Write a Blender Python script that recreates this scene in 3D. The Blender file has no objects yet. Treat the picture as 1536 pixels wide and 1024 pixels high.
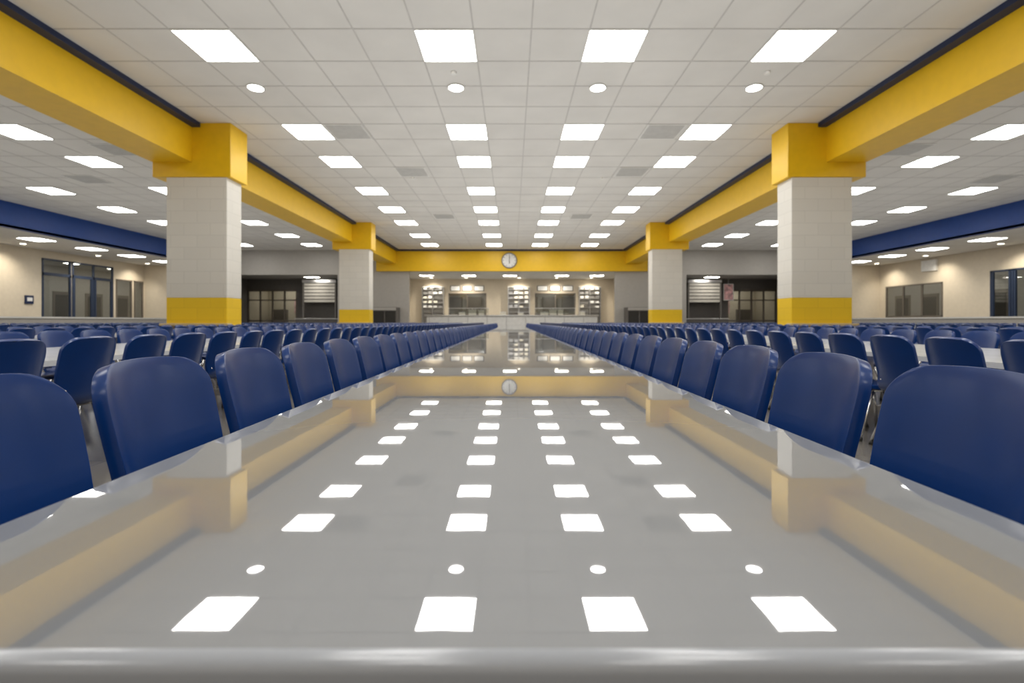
import bpy, math, random
from mathutils import Vector, Matrix
random.seed(3)
S = bpy.context.scene
CZ = 1.03      # camera height
F = 730.0
H = 9.0        # ceiling above camera
CE = CZ + H

# ------------------------------------------------------------ materials
def new_mat(name):
    m = bpy.data.materials.new(name); m.use_nodes = True
    nt = m.node_tree
    return m, nt, nt.nodes['Principled BSDF']

def mat(name, col, rough=0.5, metal=0.0, ior=1.5, var=0.06, vscale=3.0, bump=0.0, bscale=80.0, coat=0.0, bdist=0.002):
    m, nt, b = new_mat(name)
    tc = nt.nodes.new('ShaderNodeTexCoord')
    n = nt.nodes.new('ShaderNodeTexNoise'); n.inputs['Scale'].default_value = vscale
    n.inputs['Detail'].default_value = 3
    nt.links.new(tc.outputs['Object'], n.inputs['Vector'])
    r = nt.nodes.new('ShaderNodeValToRGB')
    r.color_ramp.elements[0].position = 0.3; r.color_ramp.elements[1].position = 0.7
    r.color_ramp.elements[0].color = (*[c*(1-var) for c in col], 1)
    r.color_ramp.elements[1].color = (*[min(1, c*(1+var)) for c in col], 1)
    nt.links.new(n.outputs['Fac'], r.inputs['Fac'])
    nt.links.new(r.outputs['Color'], b.inputs['Base Color'])
    b.inputs['Roughness'].default_value = rough
    b.inputs['Metallic'].default_value = metal
    b.inputs['IOR'].default_value = ior
    b.inputs['Coat Weight'].default_value = coat
    b.inputs['Coat Roughness'].default_value = 0.17
    if bump > 0:
        n2 = nt.nodes.new('ShaderNodeTexNoise'); n2.inputs['Scale'].default_value = bscale
        nt.links.new(tc.outputs['Object'], n2.inputs['Vector'])
        bp = nt.nodes.new('ShaderNodeBump'); bp.inputs['Strength'].default_value = bump
        bp.inputs['Distance'].default_value = bdist
        nt.links.new(n2.outputs['Fac'], bp.inputs['Height'])
        nt.links.new(bp.outputs['Normal'], b.inputs['Normal'])
    return m

def brick_mat(name, col, mort, rough=0.55, bw=1.2, bh=0.55, ms=0.014):
    m, nt, b = new_mat(name)
    tc = nt.nodes.new('ShaderNodeTexCoord')
    sp = nt.nodes.new('ShaderNodeSeparateXYZ'); nt.links.new(tc.outputs['Object'], sp.inputs[0])
    ad = nt.nodes.new('ShaderNodeMath'); ad.operation = 'ADD'
    nt.links.new(sp.outputs[0], ad.inputs[0]); nt.links.new(sp.outputs[1], ad.inputs[1])
    cb = nt.nodes.new('ShaderNodeCombineXYZ'); nt.links.new(ad.outputs[0], cb.inputs[0]); nt.links.new(sp.outputs[2], cb.inputs[1])
    br = nt.nodes.new('ShaderNodeTexBrick')
    br.inputs['Color1'].default_value = (*col, 1)
    br.inputs['Color2'].default_value = (*[c*0.96 for c in col], 1)
    br.inputs['Mortar'].default_value = (*mort, 1)
    br.inputs['Scale'].default_value = 1.0
    br.inputs['Mortar Size'].default_value = ms
    br.inputs['Mortar Smooth'].default_value = 0.3
    br.inputs['Brick Width'].default_value = bw
    br.inputs['Row Height'].default_value = bh
    nt.links.new(cb.outputs[0], br.inputs['Vector'])
    nt.links.new(br.outputs['Color'], b.inputs['Base Color'])
    b.inputs['Roughness'].default_value = rough
    return m

def emit(name, col, s):
    m, nt, b = new_mat(name)
    b.inputs['Base Color'].default_value = (0.8, 0.8, 0.8, 1)
    b.inputs['Emission Color'].default_value = (*col, 1)
    b.inputs['Emission Strength'].default_value = s
    return m

def tile_floor():
    m, nt, b = new_mat('polished_floor_tile')
    tc = nt.nodes.new('ShaderNodeTexCoord')
    br = nt.nodes.new('ShaderNodeTexBrick'); br.offset = 0
    br.inputs['Scale'].default_value = 1.0
    br.inputs['Color1'].default_value = (0.17, 0.158, 0.142, 1)
    br.inputs['Color2'].default_value = (0.145, 0.134, 0.122, 1)
    br.inputs['Mortar'].default_value = (0.07, 0.07, 0.065, 1)
    br.inputs['Mortar Size'].default_value = 0.004
    br.inputs['Brick Width'].default_value = 0.6; br.inputs['Row Height'].default_value = 0.6
    nt.links.new(tc.outputs['Object'], br.inputs['Vector'])
    nt.links.new(br.outputs['Color'], b.inputs['Base Color'])
    b.inputs['Roughness'].default_value = 0.16
    return m

def table_mat():
    m, nt, b = new_mat('glossy_grey_laminate')
    tc = nt.nodes.new('ShaderNodeTexCoord')
    n = nt.nodes.new('ShaderNodeTexNoise'); n.inputs['Scale'].default_value = 2.5; n.inputs['Detail'].default_value = 4
    nt.links.new(tc.outputs['Object'], n.inputs['Vector'])
    r = nt.nodes.new('ShaderNodeValToRGB')
    r.color_ramp.elements[0].color = (0.208, 0.218, 0.232, 1); r.color_ramp.elements[1].color = (0.222, 0.232, 0.246, 1)
    nt.links.new(n.outputs['Fac'], r.inputs['Fac']); nt.links.new(r.outputs['Color'], b.inputs['Base Color'])
    b.inputs['Roughness'].default_value = 0.02
    b.inputs['IOR'].default_value = 3.0
    n2 = nt.nodes.new('ShaderNodeTexNoise'); n2.inputs['Scale'].default_value = 14
    nt.links.new(tc.outputs['Object'], n2.inputs['Vector'])
    bp = nt.nodes.new('ShaderNodeBump'); bp.inputs['Strength'].default_value = 0.12; bp.inputs['Distance'].default_value = 0.0003
    nt.links.new(n2.outputs['Fac'], bp.inputs['Height']); nt.links.new(bp.outputs['Normal'], b.inputs['Normal'])
    return m

def glass():
    m = bpy.data.materials.new('clear_window_glass'); m.use_nodes = True
    nt = m.node_tree; nt.nodes.clear()
    o = nt.nodes.new('ShaderNodeOutputMaterial'); mx = nt.nodes.new('ShaderNodeMixShader')
    t = nt.nodes.new('ShaderNodeBsdfTransparent'); t.inputs[0].default_value = (.86, .88, .87, 1)
    g = nt.nodes.new('ShaderNodeBsdfGlossy'); g.inputs['Roughness'].default_value = .02
    mx.inputs[0].default_value = .10
    nt.links.new(t.outputs[0], mx.inputs[1]); nt.links.new(g.outputs[0], mx.inputs[2])
    nt.links.new(mx.outputs[0], o.inputs[0]); return m

M_TABLE = table_mat()
M_EDGE = mat('table_edge_band', (0.31, 0.325, 0.355), 0.15, var=.03, ior=1.7)
M_WHITE_TOP = mat('white_laminate', (0.80, 0.80, 0.77), 0.12, ior=1.6)
M_FLOOR = tile_floor()
M_CEIL = mat('acoustic_tile', (0.76, 0.75, 0.725), 0.9, var=0.04, vscale=0.5)
M_TBAR = mat('ceiling_grid_bar', (0.58, 0.57, 0.55), 0.6)
YEL = (0.84, 0.515, 0.008)
M_YEL = mat('yellow_paint', YEL, 0.42, var=0.03)
M_YELB = brick_mat('yellow_block', (0.84, 0.55, 0.010), (0.74, 0.47, 0.009))
M_BLOCK = brick_mat('white_painted_block', (0.71, 0.685, 0.63), (0.61, 0.59, 0.54))
M_NAVY = mat('navy_paint', (0.006, 0.018, 0.07), 0.45)
M_BLUE = mat('blue_fascia_paint', (0.002, 0.05, 0.27), 0.4)
M_BEIGE = mat('beige_wall_paint', (0.65, 0.575, 0.455), 0.7, var=0.03)
M_GREYW = mat('grey_wall_paint', (0.45, 0.43, 0.40), 0.7, var=0.03)
M_DGREY = mat('dark_grey_wall', (0.13, 0.12, 0.11), 0.6)
M_CHAIR = mat('blue_moulded_plastic', (0.0012, 0.030, 0.155), 0.28, var=0.05, vscale=8, bump=0.12, bscale=420, bdist=0.0003, ior=1.38, coat=.15)
M_CHROME = mat('brushed_chrome', (0.80, 0.80, 0.80), 0.22, metal=1.0)
M_STEEL = mat('stainless_steel', (0.6, 0.6, 0.6), 0.3, metal=0.9)
M_BLACK = mat('black_rubber', (0.02, 0.02, 0.02), 0.5)
M_GLASS = glass()
M_DGLASS = mat('dark_cabinet_glass', (0.03, 0.03, 0.03), 0.04, ior=1.6)
M_WFRAME = mat('window_frame_navy', (0.02, 0.035, 0.075), 0.4)
M_BFRAME = mat('window_frame_bronze', (0.14, 0.12, 0.10), 0.4)
M_WHITE = mat('white_enamel', (0.8, 0.8, 0.78), 0.35)
M_SHUT = mat('shutter_aluminium', (0.56, 0.54, 0.49), 0.4, metal=0.0)
M_TAN = mat('tan_ledge', (0.55, 0.42, 0.22), 0.4)
M_RED = mat('red_panel', (0.5, 0.05, 0.05), 0.4)
M_PINK = mat('poster_print', (0.6, 0.35, 0.36), 0.5, var=0.6, vscale=2)
M_CREAM = mat('cream_food_tray', (0.75, 0.72, 0.62), 0.4)
M_GRILL = mat('air_grille', (0.56, 0.56, 0.55), 0.6)
M_LIGHT = emit('light_diffuser', (1.0, 0.98, 0.94), 14.0)
M_LIGHT2 = emit('room_light_diffuser', (1.0, 0.94, 0.84), 30.0)
M_LIGHT3 = emit('corridor_light_diffuser', (1.0, 0.95, 0.86), 22.0)
M_WARM = emit('warm_lamp', (1.0, 0.90, 0.72), 9.0)
M_SCREEN = emit('menu_screen_face', (0.75, 0.72, 0.62), 0.35)

# ------------------------------------------------------------ mesh builder
class MB:
    def __init__(s): s.v = []; s.f = []; s.m = []; s.mats = []
    def mi(s, m):
        if m not in s.mats: s.mats.append(m)
        return s.mats.index(m)
    def box(s, x0, x1, y0, y1, z0, z1, m):
        x0, x1 = min(x0, x1), max(x0, x1)
        b = len(s.v); i = s.mi(m)
        s.v += [(x0,y0,z0),(x1,y0,z0),(x1,y1,z0),(x0,y1,z0),(x0,y0,z1),(x1,y0,z1),(x1,y1,z1),(x0,y1,z1)]
        for f in [(0,3,2,1),(4,5,6,7),(0,1,5,4),(1,2,6,5),(2,3,7,6),(3,0,4,7)]:
            s.f.append(tuple(b+k for k in f)); s.m.append(i)
        return s
    def down(s, x0, x1, y0, y1, z, m):
        b = len(s.v); i = s.mi(m)
        s.v += [(x0,y0,z),(x0,y1,z),(x1,y1,z),(x1,y0,z)]
        s.f.append((b,b+1,b+2,b+3)); s.m.append(i); return s
    def cyl(s, p0, p1, r, m, seg=12, r1=None):
        r1 = r if r1 is None else r1
        p0 = Vector(p0); p1 = Vector(p1); d = (p1-p0).normalized()
        a = d.orthogonal().normalized(); c = d.cross(a); b = len(s.v); i = s.mi(m)
        for p, rr in ((p0, r), (p1, r1)):
            for k in range(seg):
                t = 2*math.pi*k/seg
                s.v.append(tuple(p + a*rr*math.cos(t) + c*rr*math.sin(t)))
        for k in range(seg):
            k2 = (k+1) % seg
            s.f.append((b+k, b+k2, b+seg+k2, b+seg+k)); s.m.append(i)
        s.f.append(tuple(b+k for k in reversed(range(seg)))); s.m.append(i)
        s.f.append(tuple(b+seg+k for k in range(seg))); s.m.append(i)
        return s
    def mesh(s, name):
        me = bpy.data.meshes.new(name); me.from_pydata(s.v, [], s.f)
        for m in s.mats: me.materials.append(m)
        me.polygons.foreach_set('material_index', s.m); me.update()
        return me
    def obj(s, name, bevel=0.0, seg=2, loc=(0,0,0), smooth=False):
        o = bpy.data.objects.new(name, s.mesh(name)); o.location = loc
        S.collection.objects.link(o)
        if bevel:
            md = o.modifiers.new('bevel', 'BEVEL'); md.width = bevel; md.segments = seg; md.limit_method = 'ANGLE'
            if smooth:
                md.harden_normals = True
                for p in o.data.polygons: p.use_smooth = True
        return o

def link(name, me, loc, rz=0.0, coll=None):
    o = bpy.data.objects.new(name, me); o.location = loc; o.rotation_euler = (0, 0, rz)
    (coll or S.collection).objects.link(o); return o

Y0, Y1 = -14.0, 61.4
XF, XW = 37.8, 46.4
ZL = CZ + 7.07

# ------------------------------------------------------------ room shell
MB().box(-58, 58, Y0-.3, 80, -0.2, 0, M_FLOOR).obj('floor')
MB().box(-XF-.4, XF+.4, Y0, Y1+.4, CE, CE+.25, M_CEIL).obj('ceiling')
openings = {-1: [(48.0, 51.2, CZ+.3, CZ+6.3), (51.3, 56.6, 0, CZ+6.3), (57.0, 59.4, CZ+.2, CZ+5.0), (59.7, 61.2, CZ+.2, CZ+5.0)],
            1: [(43.0, 47.2, 0, CZ+4.9), (52.4, 60.4, CZ+.5, CZ+4.3)]}
for s, nm in ((-1, 'left'), (1, 'right')):
    MB().box(s*XF, s*(XW+.3), Y0, Y1+.4, ZL, ZL+.2, M_CEIL).obj('ceiling_lower_'+nm)
    b = MB(); y = Y0
    for (a, c, z0, z1) in openings[s]:
        b.box(s*XW, s*(XW+.3), y, a, 0, ZL, M_BEIGE)
        if z0 > 0: b.box(s*XW, s*(XW+.3), a, c, 0, z0, M_BEIGE)
        b.box(s*XW, s*(XW+.3), a, c, z1, ZL, M_BEIGE); y = c
    b.box(s*XW, s*(XW+.3), y, Y1+.4, 0, ZL, M_BEIGE)
    b.obj('wall_'+nm)
    b = MB(); X0, X1 = XW+.3, XW+8
    b.box(s*X1, s*(X1+.2), 38, 72, 0, ZL, M_GREYW).box(s*X0, s*X1, 37.8, 38, 0, ZL, M_GREYW).box(s*X0, s*X1, 72, 72.2, 0, ZL, M_GREYW)
    b.box(s*X0, s*(X0+.1), Y1+.4, 72, 0, ZL, M_BEIGE)
    b.obj('wall_corridor_'+nm)
    MB().box(s*X0, s*(X1+.2), 37.8, 72.2, ZL-.4, ZL-.2, M_CEIL).obj('ceiling_corridor_'+nm)
    for k in range(5):
        m = MB(); m.box(-.7, .7, -.7, .7, -.04, 0, M_WHITE).down(-.65, .65, -.65, .65, -.045, M_LIGHT3)
        m.obj('ceiling_light_panel', loc=(s*(XW+4), 44+k*6, ZL-.4))
    b = MB()
    for k in range(7):
        yy = 40+k*4.4; b.box(s*(X1-.08), s*(X1-.01), yy, yy+2.6, 0.01, CZ+3.6, M_BFRAME).box(s*(X1-.1), s*(X1-.08), yy+.3, yy+2.3, CZ+.6, CZ+3.2, M_DGLASS)
    b.obj('corridor_doors')
    MB().box(s*XF, s*(XF+.4), Y0, Y1, ZL+.2, CE, M_BLUE).box(s*XF, s*(XF+.4), Y0, Y1, ZL-.02, ZL+.2, M_BLUE).obj('trim_fascia_'+nm)
    MB().box(s*(XF+.1), s*(XF+.35), Y0+.1, Y1-.1, 0, CZ+.25, M_GREYW).box(s*(XF+.02), s*(XF+.43), Y0+.1, Y1-.1, CZ+.25, CZ+.38, M_WHITE).obj('partition_'+nm)
    MB().box(s*(XW-.04), s*XW, Y0, 42.9, 0, .2, M_NAVY).obj('baseboard_'+nm)
MB().box(-XW-.3, XW+.3, Y0-.3, Y0, 0, CE+.25, M_BEIGE).obj('wall_front')

# far wall
b = MB()
for s in (-1, 1):
    b.box(s*13, s*22, Y1, Y1+.4, 0, CE, M_GREYW)
    b.box(s*22, s*34.5, Y1, Y1+.4, CZ+5.9, CE, M_GREYW)
    b.box(s*34.5, s*XF, Y1, Y1+.4, 0, CE, M_GREYW)
    b.box(s*XF, s*XW, Y1, Y1+.4, 0, ZL, M_BEIGE)
b.box(-13, 13, Y1, Y1+.4, CZ+6.3, CE, M_GREYW)
b.obj('wall_back')
sw = [(-6.6, 2.8), (6.4, 3.0)]; wz0, wz1 = CZ+.92, CZ+4.2
b = MB(); x = -15.3
for X, w in sw:
    b.box(x, X-w, 72, 72.4, 0, CZ+6.3, M_BEIGE); b.box(X-w, X+w, 72, 72.4, 0, wz0, M_BEIGE); b.box(X-w, X+w, 72, 72.4, wz1, CZ+6.3, M_BEIGE); x = X+w
b.box(x, 15.3, 72, 72.4, 0, CZ+6.3, M_BEIGE)
for s in (-1, 1): b.box(s*15, s*15.3, Y1+.4, 72, 0, CZ+6.3, M_BEIGE)
b.obj('wall_serving_area')
b = MB(); b.box(-12, 12, 78, 78.3, 0, CZ+5, M_GREYW).box(-12.3, -12, 72.4, 78.3, 0, CZ+5, M_BEIGE).box(12, 12.3, 72.4, 78.3, 0, CZ+5, M_BEIGE)
b.obj('wall_kitchen'); MB().box(-12.3, 12.3, 72.4, 78.3, CZ+5, CZ+5.2, M_GREYW).obj('ceiling_kitchen')
for X, mm in ((-9, M_DGREY), (-6, M_BFRAME), (-3, M_DGREY), (3, M_BFRAME), (6, M_DGREY), (9, M_DGREY)):
    b = MB(); b.box(X-1.2, X+1.2, 76.8, 77.9, 0, CZ+.6, M_STEEL).box(X-1.2, X+1.2, 76.9, 77.9, CZ+.6, CZ+.68, M_STEEL)
    b.box(X-1.1, X+1.1, 77.3, 77.9, CZ+1.6, CZ+3.9, mm).box(X-.6, X-.1, 77.0, 77.5, CZ+.68, CZ+1.3, M_CREAM)
    b.obj('kitchen_unit')
for X in (-6, 6):
    m = MB(); m.box(-1, 1, -.5, .5, -.05, 0, M_WHITE).down(-.9, .9, -.45, .45, -.055, M_LIGHT3)
    m.obj('ceiling_light_panel', loc=(X, 75.5, CZ+5))
MB().box(-15.3, 15.3, Y1+.4, 72.4, CZ+6.3, CZ+6.5, M_CEIL).obj('ceiling_serving_area')
for s, nm in ((-1, 'left'), (1, 'right')):
    b = MB(); b.box(s*20, s*30, 68, 68.4, 0, CZ+5.9, M_DGREY).box(s*30, s*37, 68, 68.4, CZ+4.5, CZ+5.9, M_DGREY)
    b.box(s*19.7, s*20, Y1+.4, 68.4, 0, CZ+5.9, M_DGREY).box(s*37, s*37.3, Y1+.4, 68.4, 0, CZ+5.9, M_DGREY)
    b.box(s*29.6, s*37.3, 74, 74.2, 0, CZ+5.9, M_BEIGE).box(s*29.6, s*29.8, 68.4, 74, 0, CZ+5.9, M_BEIGE).box(s*37.1, s*37.3, 68.4, 74, 0, CZ+5.9, M_BEIGE)
    b.obj('wall_side_servery_'+nm)
    MB().box(s*19.7, s*37.3, Y1+.4, 74.2, CZ+5.9, CZ+6.1, M_GREYW).obj('ceiling_side_servery_'+nm)

# ------------------------------------------------------------ columns and beams
cols_y = (22.05, 44.1)
for s in (-1, 1):
    dx = 0 if s < 0 else -.25
    for cy in cols_y:
        b = MB()
        b.box(s*(12.95+dx), s*(15.7+dx), cy+.05, cy+1.25, 0, CZ+1.08, M_YELB)
        b.box(s*(12.95+dx), s*(15.7+dx), cy+.05, cy+1.25, CZ+1.08, CZ+6.55, M_BLOCK)
        b.box(s*(12.75+dx), s*(16.3+dx), cy, cy+1.4, CZ+6.55, CE, M_YEL)
        b.box(s*(12.7+dx), s*(15.75+dx), cy-.35, cy+.05, CZ-.2, CZ-.08, M_TAN)
        b.box(s*(13.2+dx), s*(13.3+dx), cy-.25, cy+.05, CZ-.4, CZ-.2, M_STEEL).box(s*(15.3+dx), s*(15.4+dx), cy-.25, cy+.05, CZ-.4, CZ-.2, M_STEEL)
        b.obj('column', bevel=.025)
    for i, (a, c) in enumerate(((Y0, 22.05), (23.45, 44.1), (45.5, 60.9))):
        MB().box(s*(14.5+dx), s*(16.3+dx), a, c, CZ+7.22, CE, M_YEL).obj('ceiling_beam')
        MB().box(s*(14.12+dx), s*(14.5+dx), a, c, CE-.2, CE, M_NAVY).obj('trim_beam')
MB().box(-17, 17, 60.9, 61.39, CZ+6.3, CE, M_YEL).obj('ceiling_beam')
MB().box(-14.1, 13.8, 60.7, 60.9, CE-.2, CE, M_NAVY).obj('trim_beam')

# ------------------------------------------------------------ ceiling grid, lights
rows = [-8.2, -2.0, 3.6, 9.4, 15.9, 23.1, 27.4, 33.5, 39.1, 44.3, 50.9, 57.1]
P = 1.86
edges = []
for r in rows: edges += [r-P/2, r+P/2]
ys = [edges[0]]
for a, c in zip(edges[:-1], edges[1:]):
    n = max(1, round((c-a)/1.85))
    for k in range(1, n+1): ys.append(a+(c-a)*k/n)
xs = [-12.5, -10.56, -8.68, -6.8, -4.9, -3.03, -1.19, .6, 2.4, 4.2, 6.2, 8.2, 10.06, 12.0]
b = MB()
for x in xs: b.box(x-.024, x+.024, Y0, 60.7, CE-.012, CE, M_TBAR)
for y in ys: b.box(-14.1, 13.85, y-.024, y+.024, CE-.0125, CE, M_TBAR)
for s in (-1, 1):
    x = 16.3+1.2
    while x < XF:
        b.box(s*(x-.024), s*(x+.024), Y0, Y1, CE-.012, CE, M_TBAR); x += 1.86
    for y in ys: b.box(s*16.3, s*XF, y-.024, y+.024, CE-.0125, CE, M_TBAR)
b.obj('trim_ceiling_grid')

lp = MB()
lp.box(-P/2, P/2, -P/2, P/2, -.02, 0, M_WHITE)
lp.down(-P/2+.05, P/2-.05, -P/2+.05, P/2-.05, -.024, M_LIGHT)
LP = lp.mesh('ceiling_light_panel')
lanes = [-9.62, -2.11, 3.30, 9.13]
for r in rows:
    for x in lanes + [-31.7, -23.5, 23.5, 31.7]:
        link('ceiling_light_panel', LP, (x, r, CE-.012))
for s in (-1, 1):
    for r in (6, 18, 24, 30, 36, 42, 47.5, 52.5, 57.5):
        link('ceiling_light_panel', LP, (s*41, r, ZL))
dl = MB(); dl.cyl((0,0,-.03), (0,0,0), .33, M_WHITE, 32)
n0 = len(dl.v); dl.v += [(.28*math.cos(-2*math.pi*k/24), .28*math.sin(-2*math.pi*k/24), -.034) for k in range(24)]
dl.f.append(tuple(range(n0, n0+24))); dl.m.append(dl.mi(M_LIGHT))
DL = dl.mesh('downlight')
for x in (-9.85, -2.15, 3.3, 9.3):
    for y in (18.7, 6.4): link('downlight', DL, (x, y, CE-.012))
sd = MB(); sd.cyl((0,0,-.08), (0,0,0), .09, M_WHITE, 16, .11)
SD = sd.mesh('smoke_detector')
for x in (-2.1, 9.2, -6.2, 5.6):
    link('smoke_detector', SD, (x, 17.55 if x in (-2.1, 9.2) else 30.4, CE-.012))
g = MB(); g.box(-.9, .9, -.9, .9, -.02, 0, M_WHITE)
for k in range(9): g.box(-.82, .82, -.8+k*.18, -.8+k*.18+.11, -.035, -.02, M_GRILL)
G = g.mesh('air_vent')
for x, y in ((-7.75, 23.1), (7.1, 23.1), (-6.0, 29.3), (7.2, 29.3), (-5.8, 41.7), (5.9, 41.7), (-20.6, 25.5), (-26.8, 30.8), (20.6, 25.5), (30.5, 30.8)):
    link('air_vent', G, (x, y, CE-.012))

# clock
c = MB(); X, Z, yy = -.34, CZ+7.62, 60.9
c.cyl((X, yy-.14, Z), (X, yy, Z), .98, M_DGREY, 48).cyl((X, yy-.16, Z), (X, yy-.14, Z), .86, M_WHITE, 48)
for k in range(12):
    t = k*math.pi/6; dx, dz = math.sin(t), math.cos(t)
    c.cyl((X+dx*.66, yy-.175, Z+dz*.66), (X+dx*.8, yy-.175, Z+dz*.8), .03, M_BLACK, 6)
c.cyl((X, yy-.18, Z), (X+.05, yy-.18, Z+.6), .03, M_BLACK, 6).cyl((X, yy-.18, Z), (X+.02, yy-.18, Z-.42), .04, M_BLACK, 6)
c.obj('wall_clock')

# ------------------------------------------------------------ chair
def chair_mesh():
    prof = [(.225,.435),(.20,.452),(.12,.455),(0,.447),(-.10,.445),(-.155,.455),(-.19,.49),(-.21,.55),(-.228,.63),(-.247,.71),(-.266,.79),(-.280,.85),(-.291,.89),(-.297,.905)]
    wid =  [.185,.20,.208,.21,.208,.203,.198,.20,.206,.211,.213]
    pts = [Vector((0, p[0], p[1])) for p in prof]
    L = [0]
    for a, c in zip(pts[:-1], pts[1:]): L.append(L[-1]+(c-a).length)
    T = L[-1]; r = .085; r2 = .05
    samples = [r2*(1-math.cos(k*math.pi/8)) for k in range(4)]
    samples += [r2+(T-r-r2)*k/20 for k in range(21)]
    samples += [T-r+r*math.sin(k*math.pi/14) for k in range(1, 8)]
    def at(s):
        for i in range(len(L)-1):
            if s <= L[i+1]+1e-9:
                t = (s-L[i])/(L[i+1]-L[i]); return pts[i].lerp(pts[i+1], t), i+t
        return pts[-1], len(pts)-1
    NU = 16; V = []; Fc = []
    for s in samples:
        p, idx = at(s)
        k = min(idx, len(wid)-1.001); i = int(k); w = wid[i]+(wid[i+1]-wid[i])*(k-i)
        e = T-s
        if e < r: w = w - r + math.sqrt(max(0, r*r-(r-e)**2))
        if s < r2: w = w - r2 + math.sqrt(max(0, r2*r2-(r2-s)**2))
        back = min(1, max(0, (p.z-.47)/.12)); back = back*back*(3-2*back)
        seat = 1-back
        for j in range(NU+1):
            u = -1+2*j/NU
            x = u*w
            q = min(1.0, abs(x)/.21)
            y = p.y + back*.045*(q**2.2)
            z = p.z + seat*.014*(q**2.5) + back*.016*(1-q*q)*max(0, (p.z-.7)/.2)
            V.append((x, y, z))
    n = len(samples)
    for i in range(n-1):
        for j in range(NU):
            a = i*(NU+1)+j
            Fc.append((a, a+1, a+NU+2, a+NU+1))
    me = bpy.data.meshes.new('shell'); me.from_pydata(V, [], Fc)
    o = bpy.data.objects.new('tmp', me); S.collection.objects.link(o)
    md = o.modifiers.new('s', 'SOLIDIFY'); md.thickness = .032; md.offset = 0
    md = o.modifiers.new('b', 'BEVEL'); md.width = .012; md.segments = 3; md.limit_method = 'ANGLE'; md.angle_limit = math.radians(60)
    bpy.context.view_layer.update()
    dg = bpy.context.evaluated_depsgraph_get()
    ev = o.evaluated_get(dg); m2 = bpy.data.meshes.new_from_object(ev)
    vs = [tuple(v.co) for v in m2.vertices]; fs = [tuple(p.vertices) for p in m2.polygons]
    bpy.data.objects.remove(o)
    c = MB(); ci = c.mi(M_CHAIR); c.v = vs; c.f = fs; c.m = [ci]*len(fs)
    for s in (-1, 1):
        c.cyl((s*.165, .15, .43), (s*.205, .205, .02), .0125, M_CHROME, 12)
        c.cyl((s*.165, -.11, .43), (s*.205, -.25, .02), .0125, M_CHROME, 12)
        c.cyl((s*.165, .16, .428), (s*.165, -.12, .428), .0115, M_CHROME, 12)
        c.cyl((s*.1655, -.15, .43), (s*.15, -.205, .56), .009, M_CHROME, 10)
        c.cyl((s*.165, -.11, .428), (s*.1655, -.155, .435), .010, M_CHROME, 10)
        c.cyl((s*.205, .205, 0), (s*.203, .203, .03), .017, M_BLACK, 12)
        c.cyl((s*.205, -.25, 0), (s*.203, -.245, .03), .017, M_BLACK, 12)
    c.cyl((-.165, .12, .424), (.165, .12, .424), .010, M_CHROME, 10)
    c.cyl((-.165, -.09, .424), (.165, -.09, .424), .010, M_CHROME, 10)
    me = c.mesh('dining_chair')
    for p in me.polygons: p.use_smooth = True
    return me
CH = chair_mesh()
CX = .775

# ------------------------------------------------------------ main table
HW = .715; TY0, TY1 = .403, 34.0
b = MB(); b.mi(M_TABLE); b.box(-HW, HW, TY0, TY1, .683, .75, M_EDGE); b.m[1] = 0
t = b.obj('long_dining_table', bevel=.014, seg=6, smooth=True)
t.modifiers['bevel'].material = 1
b = MB()
y = 1.4
while y < 34:
    b.box(-.04, .04, y-.04, y+.04, .05, .64, M_STEEL); b.box(-.45, .45, y-.035, y+.035, 0, .05, M_STEEL); b.box(-.5, .5, y-.035, y+.035, .64, .683, M_STEEL)
    y += 2.6
b.box(-.03, .03, 1.4, 33, .6, .66, M_STEEL)
leg = b.obj('pedestal_frame', bevel=.008); leg.parent = t

pitch = .5
y = 1.40-pitch
while y < 33.4:
    link('dining_chair', CH, (-CX, y, 0), -math.pi/2 + random.uniform(-.02, .02)); y += pitch
y = 1.60-pitch
while y < 33.4:
    link('dining_chair', CH, (CX, y, 0), math.pi/2 + random.uniform(-.02, .02)); y += pitch

# ------------------------------------------------------------ instanced table sets
col = bpy.data.collections.new('dining_table_set')
OX, OY = 4.15, 1.58
b = MB(); b.box(-.85, .85, -1.55, 1.55, .71, .75, M_WHITE_TOP); 
for yy in (-1, 1):
    b.box(-.04, .04, yy-.04, yy+.04, .05, .66, M_CHROME); b.box(-.4, .4, yy-.03, yy+.03, 0, .05, M_CHROME); b.box(-.5, .5, yy-.03, yy+.03, .66, .71, M_CHROME)
link('dining_table', b.mesh('dining_table'), (OX, OY, 0), 0, col)
for s in (-1, 1):
    for k in range(6):
        link('dining_chair', CH, (OX+s*(CX+.12), OY-1.35+k*.54, 0), s*math.pi/2 + random.uniform(-.07, .07), col)
col.instance_offset = (OX, OY, 0)
for s in (-1, 1):
    for X in (4.15, 9.0, 18.9, 23.4, 27.9, 32.4):
        y = 1.58 if s < 0 else 1.43
        while y < 52:
            e = bpy.data.objects.new('dining_table_set', None)
            e.instance_type = 'COLLECTION'; e.instance_collection = col
            e.location = (s*X, y, 0); e.empty_display_size = .2
            S.collection.objects.link(e)
            y += 3.25

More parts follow.
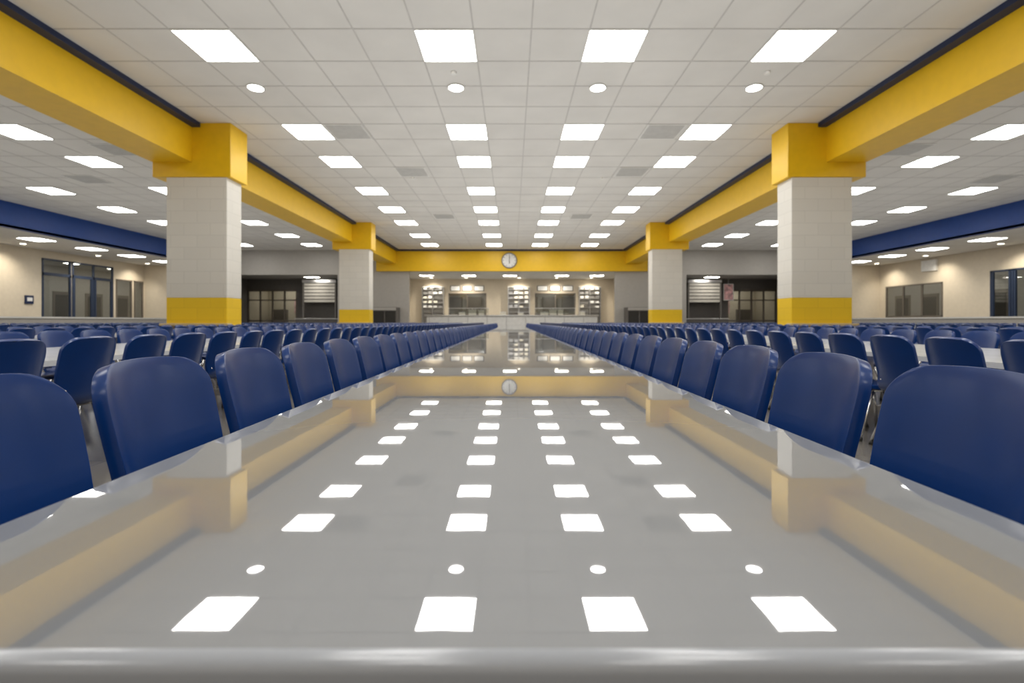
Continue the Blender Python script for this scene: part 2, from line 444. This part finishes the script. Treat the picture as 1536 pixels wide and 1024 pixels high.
# ------------------------------------------------------------ windows / doors on side walls
def wall_unit(name, s, y0, y1, z0, z1, nm, fm, door=False, transom=None):
    x1 = s*(XW+.12); x0 = s*(XW-.06); b = MB()
    b.box(s*(XW+.03), s*(XW+.05), y0+.02, y1-.02, z0+.02, z1-.02, M_GLASS)
    t = .16
    for a in range(nm+1):
        yy = y0+(y1-y0-t)*a/nm; b.box(x0, x1, yy, yy+t, z0, z1, fm)
    b.box(x0, x1, y0, y1, z0, z0+t, fm).box(x0, x1, y0, y1, z1-t, z1, fm)
    if transom: b.box(x0, x1, y0, y1, transom, transom+.3, fm)
    if door:
        for a in range(nm):
            ya = y0+(y1-y0)*a/nm; yb = y0+(y1-y0)*(a+1)/nm
            b.box(x0, x1, ya+.16, ya+.34, z0, transom or z1, fm); b.box(x0, x1, yb-.3, yb-.14, z0, transom or z1, fm)
            b.box(s*(XW-.16), s*(XW-.06), (ya+yb)/2-.7, (ya+yb)/2+.7, CZ+.1, CZ+.2, M_CHROME)
            b.box(x0, x1, ya, yb, z0, z0+.5, fm)
    b.obj(name)
e = .01
wall_unit('window_1', -1, 48.0+e, 51.2-e, CZ+.3+e, CZ+6.3-e, 1, M_WFRAME, transom=CZ+4.6)
wall_unit('door_1', -1, 51.3+e, 56.6-e, 0.01, CZ+6.3-e, 2, M_WFRAME, True, CZ+4.6)
wall_unit('window_2', -1, 57.0+e, 59.4-e, CZ+.2+e, CZ+5.0-e, 1, M_BFRAME)
wall_unit('window_3', -1, 59.7+e, 61.2-e, CZ+.2+e, CZ+5.0-e, 1, M_BFRAME)
wall_unit('window_4', 1, 52.4+e, 60.4-e, CZ+.5+e, CZ+4.3-e, 3, M_BFRAME)
wall_unit('door_2', 1, 43.0+e, 47.2-e, 0.01, CZ+4.9-e, 2, M_WFRAME, True)
MB().box(XW-.25, XW-.01, 53.0, 54.9, CZ+5.6, CZ+6.8, M_WHITE).box(XW-.28, XW-.25, 53.2, 54.7, CZ+5.75, CZ+6.65, M_WHITE).obj('wall_speaker')  # exit sign, a plain white box on the right wall
MB().box(-XW+.01, -XW+.12, 46.3, 47.1, CZ+1.7, CZ+2.5, M_NAVY).box(-XW+.12, -XW+.15, 46.45, 46.95, CZ+1.95, CZ+2.3, M_WHITE).obj('wall_switch_plate')

sf = MB(); sf.cyl((0,0,-.06), (0,0,0), .3, M_WHITE, 24)
n0 = len(sf.v); sf.v += [(.22*math.cos(-2*math.pi*k/16), .22*math.sin(-2*math.pi*k/16), -.065) for k in range(16)]
sf.f.append(tuple(range(n0, n0+16))); sf.m.append(sf.mi(M_WARM))
SF = sf.mesh('wall_washer_lamp')
def spot(x, y, z, tx, ty, tz, e, size=1.3):
    link('wall_washer_lamp', SF, (x, y, z))
    L = bpy.data.lights.new('spot', 'SPOT'); L.energy = e; L.color = (1, .90, .74); L.spot_size = size; L.spot_blend = .9; L.shadow_soft_size = .2
    o = bpy.data.objects.new('washer_spot_light', L); o.location = (x, y, z-.12)
    o.rotation_euler = (Vector((tx, ty, tz))-o.location).to_track_quat('-Z', 'Y').to_euler()
    S.collection.objects.link(o)
for s in (-1, 1):
    for y in (44, 52, 59): spot(s*(XW-2.2), y, ZL, s*XW, y, CZ+2, 900, 1.9)

def ceiling_fill(x, w, e):  # added fill light facing up to brighten the ceilings; no fixture hangs there
    L = bpy.data.lights.new('uplight', 'AREA'); L.shape = 'RECTANGLE'; L.size = w; L.size_y = 70; L.energy = e; L.color = (1, .97, .93)
    o = bpy.data.objects.new('indirect_uplight', L); o.location = (x, 23.5, 2.6); o.rotation_euler = (math.pi, 0, 0)
    S.collection.objects.link(o)
ceiling_fill(0, 22, 1850); ceiling_fill(-27, 18, 560); ceiling_fill(27, 18, 560)

# ------------------------------------------------------------ serving area
b = MB(); b.box(-11.5, 11.5, 65.6, 67.0, .2, CZ+.72, M_WHITE).box(-11.7, 11.7, 65.4, 67.2, CZ+.72, CZ+.86, M_STEEL).box(-11.4, 11.4, 65.7, 66.9, 0, .2, M_DGREY)
for k in range(9): b.box(-11.2+k*2.6, -11.1+k*2.6, 65.56, 65.6, .3, CZ+.6, M_GRILL)
b.obj('serving_counter', bevel=.02)
for xa, xb in ((-8.6, -3.1), (3.1, 8.6)):
    b = MB()
    for x in (xa+.1, xb-.1): b.cyl((x, 65.6, CZ+.865), (x, 65.6, CZ+1.75), .05, M_CHROME, 10)
    b.box(xa, xb, 65.5, 65.75, CZ+1.75, CZ+1.82, M_STEEL).box(xa+.15, xb-.15, 65.58, 65.61, CZ+1.1, CZ+1.75, M_GLASS)
    b.obj('sneeze_guard')
for x, w, h in ((-5.4, 1.0, .9), (-4.2, .7, .8), (-6.8, .8, .5), (5.6, .9, .9), (6.6, .7, .9), (4.4, 1.0, .5), (-1.2, .8, .5), (9.6, .6, .6), (1.2, .7, .4)):
    b = MB(); b.box(x-w/2, x+w/2, 66.0, 66.7, CZ+.865, CZ+.86+h*.75, M_CREAM).box(x-w/2-.06, x+w/2+.06, 65.95, 66.75, CZ+.86+h*.75, CZ+.86+h*.85, M_WHITE)
    b.cyl((x, 66.35, CZ+.86+h*.85), (x, 66.35, CZ+.86+h), .08, M_STEEL, 10).obj('food_container', bevel=.03)
for X in (-11.6, 1.0, 11.4):
    b = MB(); w = 1.6
    b.box(X-w, X+w, 71.85, 71.95, 0, CZ+5.0, M_GREYW)
    for q in (-w, w-.1, -.05): b.box(X+q, X+q+.1, 71.1, 71.85, 0, CZ+5.0, M_STEEL)
    for k in range(9): b.box(X-w, X+w, 71.15, 71.85, .4+k*.66, .46+k*.66, M_STEEL)
    for k in range(4, 9):
        for q in range(4):
            if random.random() < .75: b.box(X-1.4+q*.75, X-.9+q*.75, 71.3, 71.8, .46+k*.66, .46+k*.66+random.uniform(.2, .45), random.choice([M_CREAM, M_WHITE, M_STEEL]))
    b.box(X-w, X+w, 71.2, 71.85, CZ+5.0, CZ+5.12, M_WHITE)
    b.obj('storage_shelf')
for n, (X, w) in enumerate(sw):
    b = MB(); z0, z1 = wz0+.01, wz1-.01
    b.box(X-w+.02, X+w-.02, 72.05, 72.07, z0, z1, M_GLASS)
    for q in (-w+.01, -.07, w-.15): b.box(X+q, X+q+.14, 71.95, 72.15, z0, z1, M_BFRAME)
    b.box(X-w+.01, X+w-.01, 71.95, 72.15, z0, z0+.14, M_BFRAME).box(X-w+.01, X+w-.01, 71.95, 72.15, z1-.14, z1, M_BFRAME)
    b.obj('window_%d' % (6+n))
    b = MB(); b.box(X-w, X+w, 70.8, 71.75, 0, CZ+.8, M_STEEL).box(X-w, X+w, 70.7, 71.75, CZ+.8, CZ+.9, M_WHITE).obj('back_counter')
    b = MB()
    for q in range(3): b.box(X-w*.9+q*w*.62, X-w*.9+q*w*.62+w*.54, 71.85, 71.98, CZ+4.5, CZ+5.3, M_DGREY).box(X-w*.86+q*w*.62, X-w*.9+q*w*.62+w*.50, 71.83, 71.85, CZ+4.58, CZ+5.22, M_SCREEN)
    b.obj('menu_board')
for x in (-11.7, -5.9, -.3, 6.8, 11.6): 
    m = MB(); m.box(-.95, .95, -.55, .55, -.05, 0, M_WHITE).down(-.88, .88, -.48, .48, -.055, M_LIGHT2)
    m.obj('ceiling_light_panel', loc=(x, 66.6, CZ+6.3))
for x in (-11.6, -6.6, 1, 6.4, 11.4): spot(x, 69.8, CZ+6.3, x, 72, CZ+2.5, 1300, 1.8)

# side serveries
for s, nm in ((-1, 'left'), (1, 'right')):
    b = MB(); xa, xb = s*24.2, s*28.4
    b.box(xa, xb, 66.6, 66.9, CZ+2.6, CZ+5.3, M_DGREY)
    for k in range(6): b.box(xa, xb, 66.5, 66.6, CZ+2.64+k*.45, CZ+2.96+k*.45, M_SHUT)
    b.box(s*24.0, s*24.2, 66.4, 67, 0, CZ+5.6, M_DGREY).box(s*28.4, s*28.6, 66.4, 67, 0, CZ+5.6, M_DGREY)
    b.box(s*24.0, s*28.6, 66.3, 67, CZ+5.3, CZ+5.7, M_STEEL)
    b.obj('roller_shutter')
    MB().box(s*20.3, s*29, 65.2, 66.2, 0, CZ+.3, M_DGREY).box(s*20.2, s*29.1, 65.1, 66.3, CZ+.3, CZ+.42, M_STEEL).obj('service_counter', bevel=.02)
    b = MB()
    x0, x1 = 30.02, 36.98
    b.box(s*x0, s*x1, 68.1, 68.12, 0.01, CZ+4.4, M_GLASS)
    for k in range(5):
        x = x0+(x1-x0-.2)*k/4; b.box(s*x, s*(x+.2), 68.02, 68.2, 0.01, CZ+4.4, M_BFRAME)
    b.box(s*x0, s*x1, 68.02, 68.2, CZ+4.2, CZ+4.49, M_BFRAME).box(s*x0, s*x1, 68.02, 68.2, CZ, CZ+.2, M_BFRAME).box(s*x0, s*x1, 68.02, 68.2, CZ+2.9, CZ+3.05, M_BFRAME)
    b.obj('glazed_screen')
    MB().box(s*31, s*33, 73.8, 73.99, CZ+1.2, CZ+3.4, M_PINK).box(s*34, s*36, 73.2, 73.99, 0.01, CZ+1.8, M_BFRAME).obj('notice_board')
    m = MB(); m.box(-.95, .95, -.5, .5, -.05, 0, M_WHITE).down(-.88, .88, -.44, .44, -.055, M_LIGHT2)
    m.obj('ceiling_light_panel', loc=(s*26.5, 64.5, CZ+5.9))
    m = MB(); m.box(-.95, .95, -.5, .5, -.05, 0, M_WHITE).down(-.88, .88, -.44, .44, -.055, M_LIGHT3)
    m.obj('ceiling_light_panel', loc=(s*33.5, 71.5, CZ+5.9))
    for X in (15.6, 18.9):
        b = MB(); x0, x1 = s*(X-1.5), s*(X+1.5); y0 = 59.6
        b.box(x0, x1, y0, 61.3, .12, CZ+1.75, M_DGREY)
        b.box(s*(X-1.35), s*(X-.05), y0-.05, y0, .5, CZ+1.3, M_DGLASS).box(s*(X+.05), s*(X+1.35), y0-.05, y0, .5, CZ+1.3, M_DGLASS)
        b.box(s*(X-1.4), s*(X+1.4), y0-.06, y0, CZ+1.36, CZ+1.7, M_RED if (s > 0 and X > 17) else M_GREYW)
        b.box(s*(X-.04)-.02, s*(X-.04)+.02, y0-.12, y0, 1.0, 1.9, M_CHROME)
        b.box(s*(X-1.4), s*(X+1.4), y0+.1, 61.2, 0, .12, M_BLACK)
        b.obj('drinks_cooler', bevel=.03)
b = MB(); b.box(29.2, 30.6, 67.2, 67.3, CZ+2.9, CZ+5.2, M_WHITE).box(29.3, 30.5, 67.17, 67.2, CZ+3.0, CZ+5.1, M_PINK).cyl((29.9, 67.25, CZ+5.2), (29.9, 67.25, CZ+5.9), .03, M_STEEL).obj('hanging_poster')

# ------------------------------------------------------------ world / camera
w = bpy.data.worlds.new('world'); S.world = w; w.use_nodes = True
w.node_tree.nodes['Background'].inputs[0].default_value = (.6, .6, .6, 1)
w.node_tree.nodes['Background'].inputs[1].default_value = .5
cd = bpy.data.cameras.new('camera'); cam = bpy.data.objects.new('camera', cd); S.collection.objects.link(cam)
cam.location = (0, 0, CZ); cam.rotation_euler = (math.radians(90), 0, 0)
cd.sensor_width = 36; cd.lens = F/1536*36; cd.shift_y = -30/1536
cd.clip_end = 300; cd.clip_start = .02
cd.dof.use_dof = True; cd.dof.focus_distance = 1.7; cd.dof.aperture_fstop = 2.8
S.camera = cam
S.view_settings.view_transform = 'Standard'
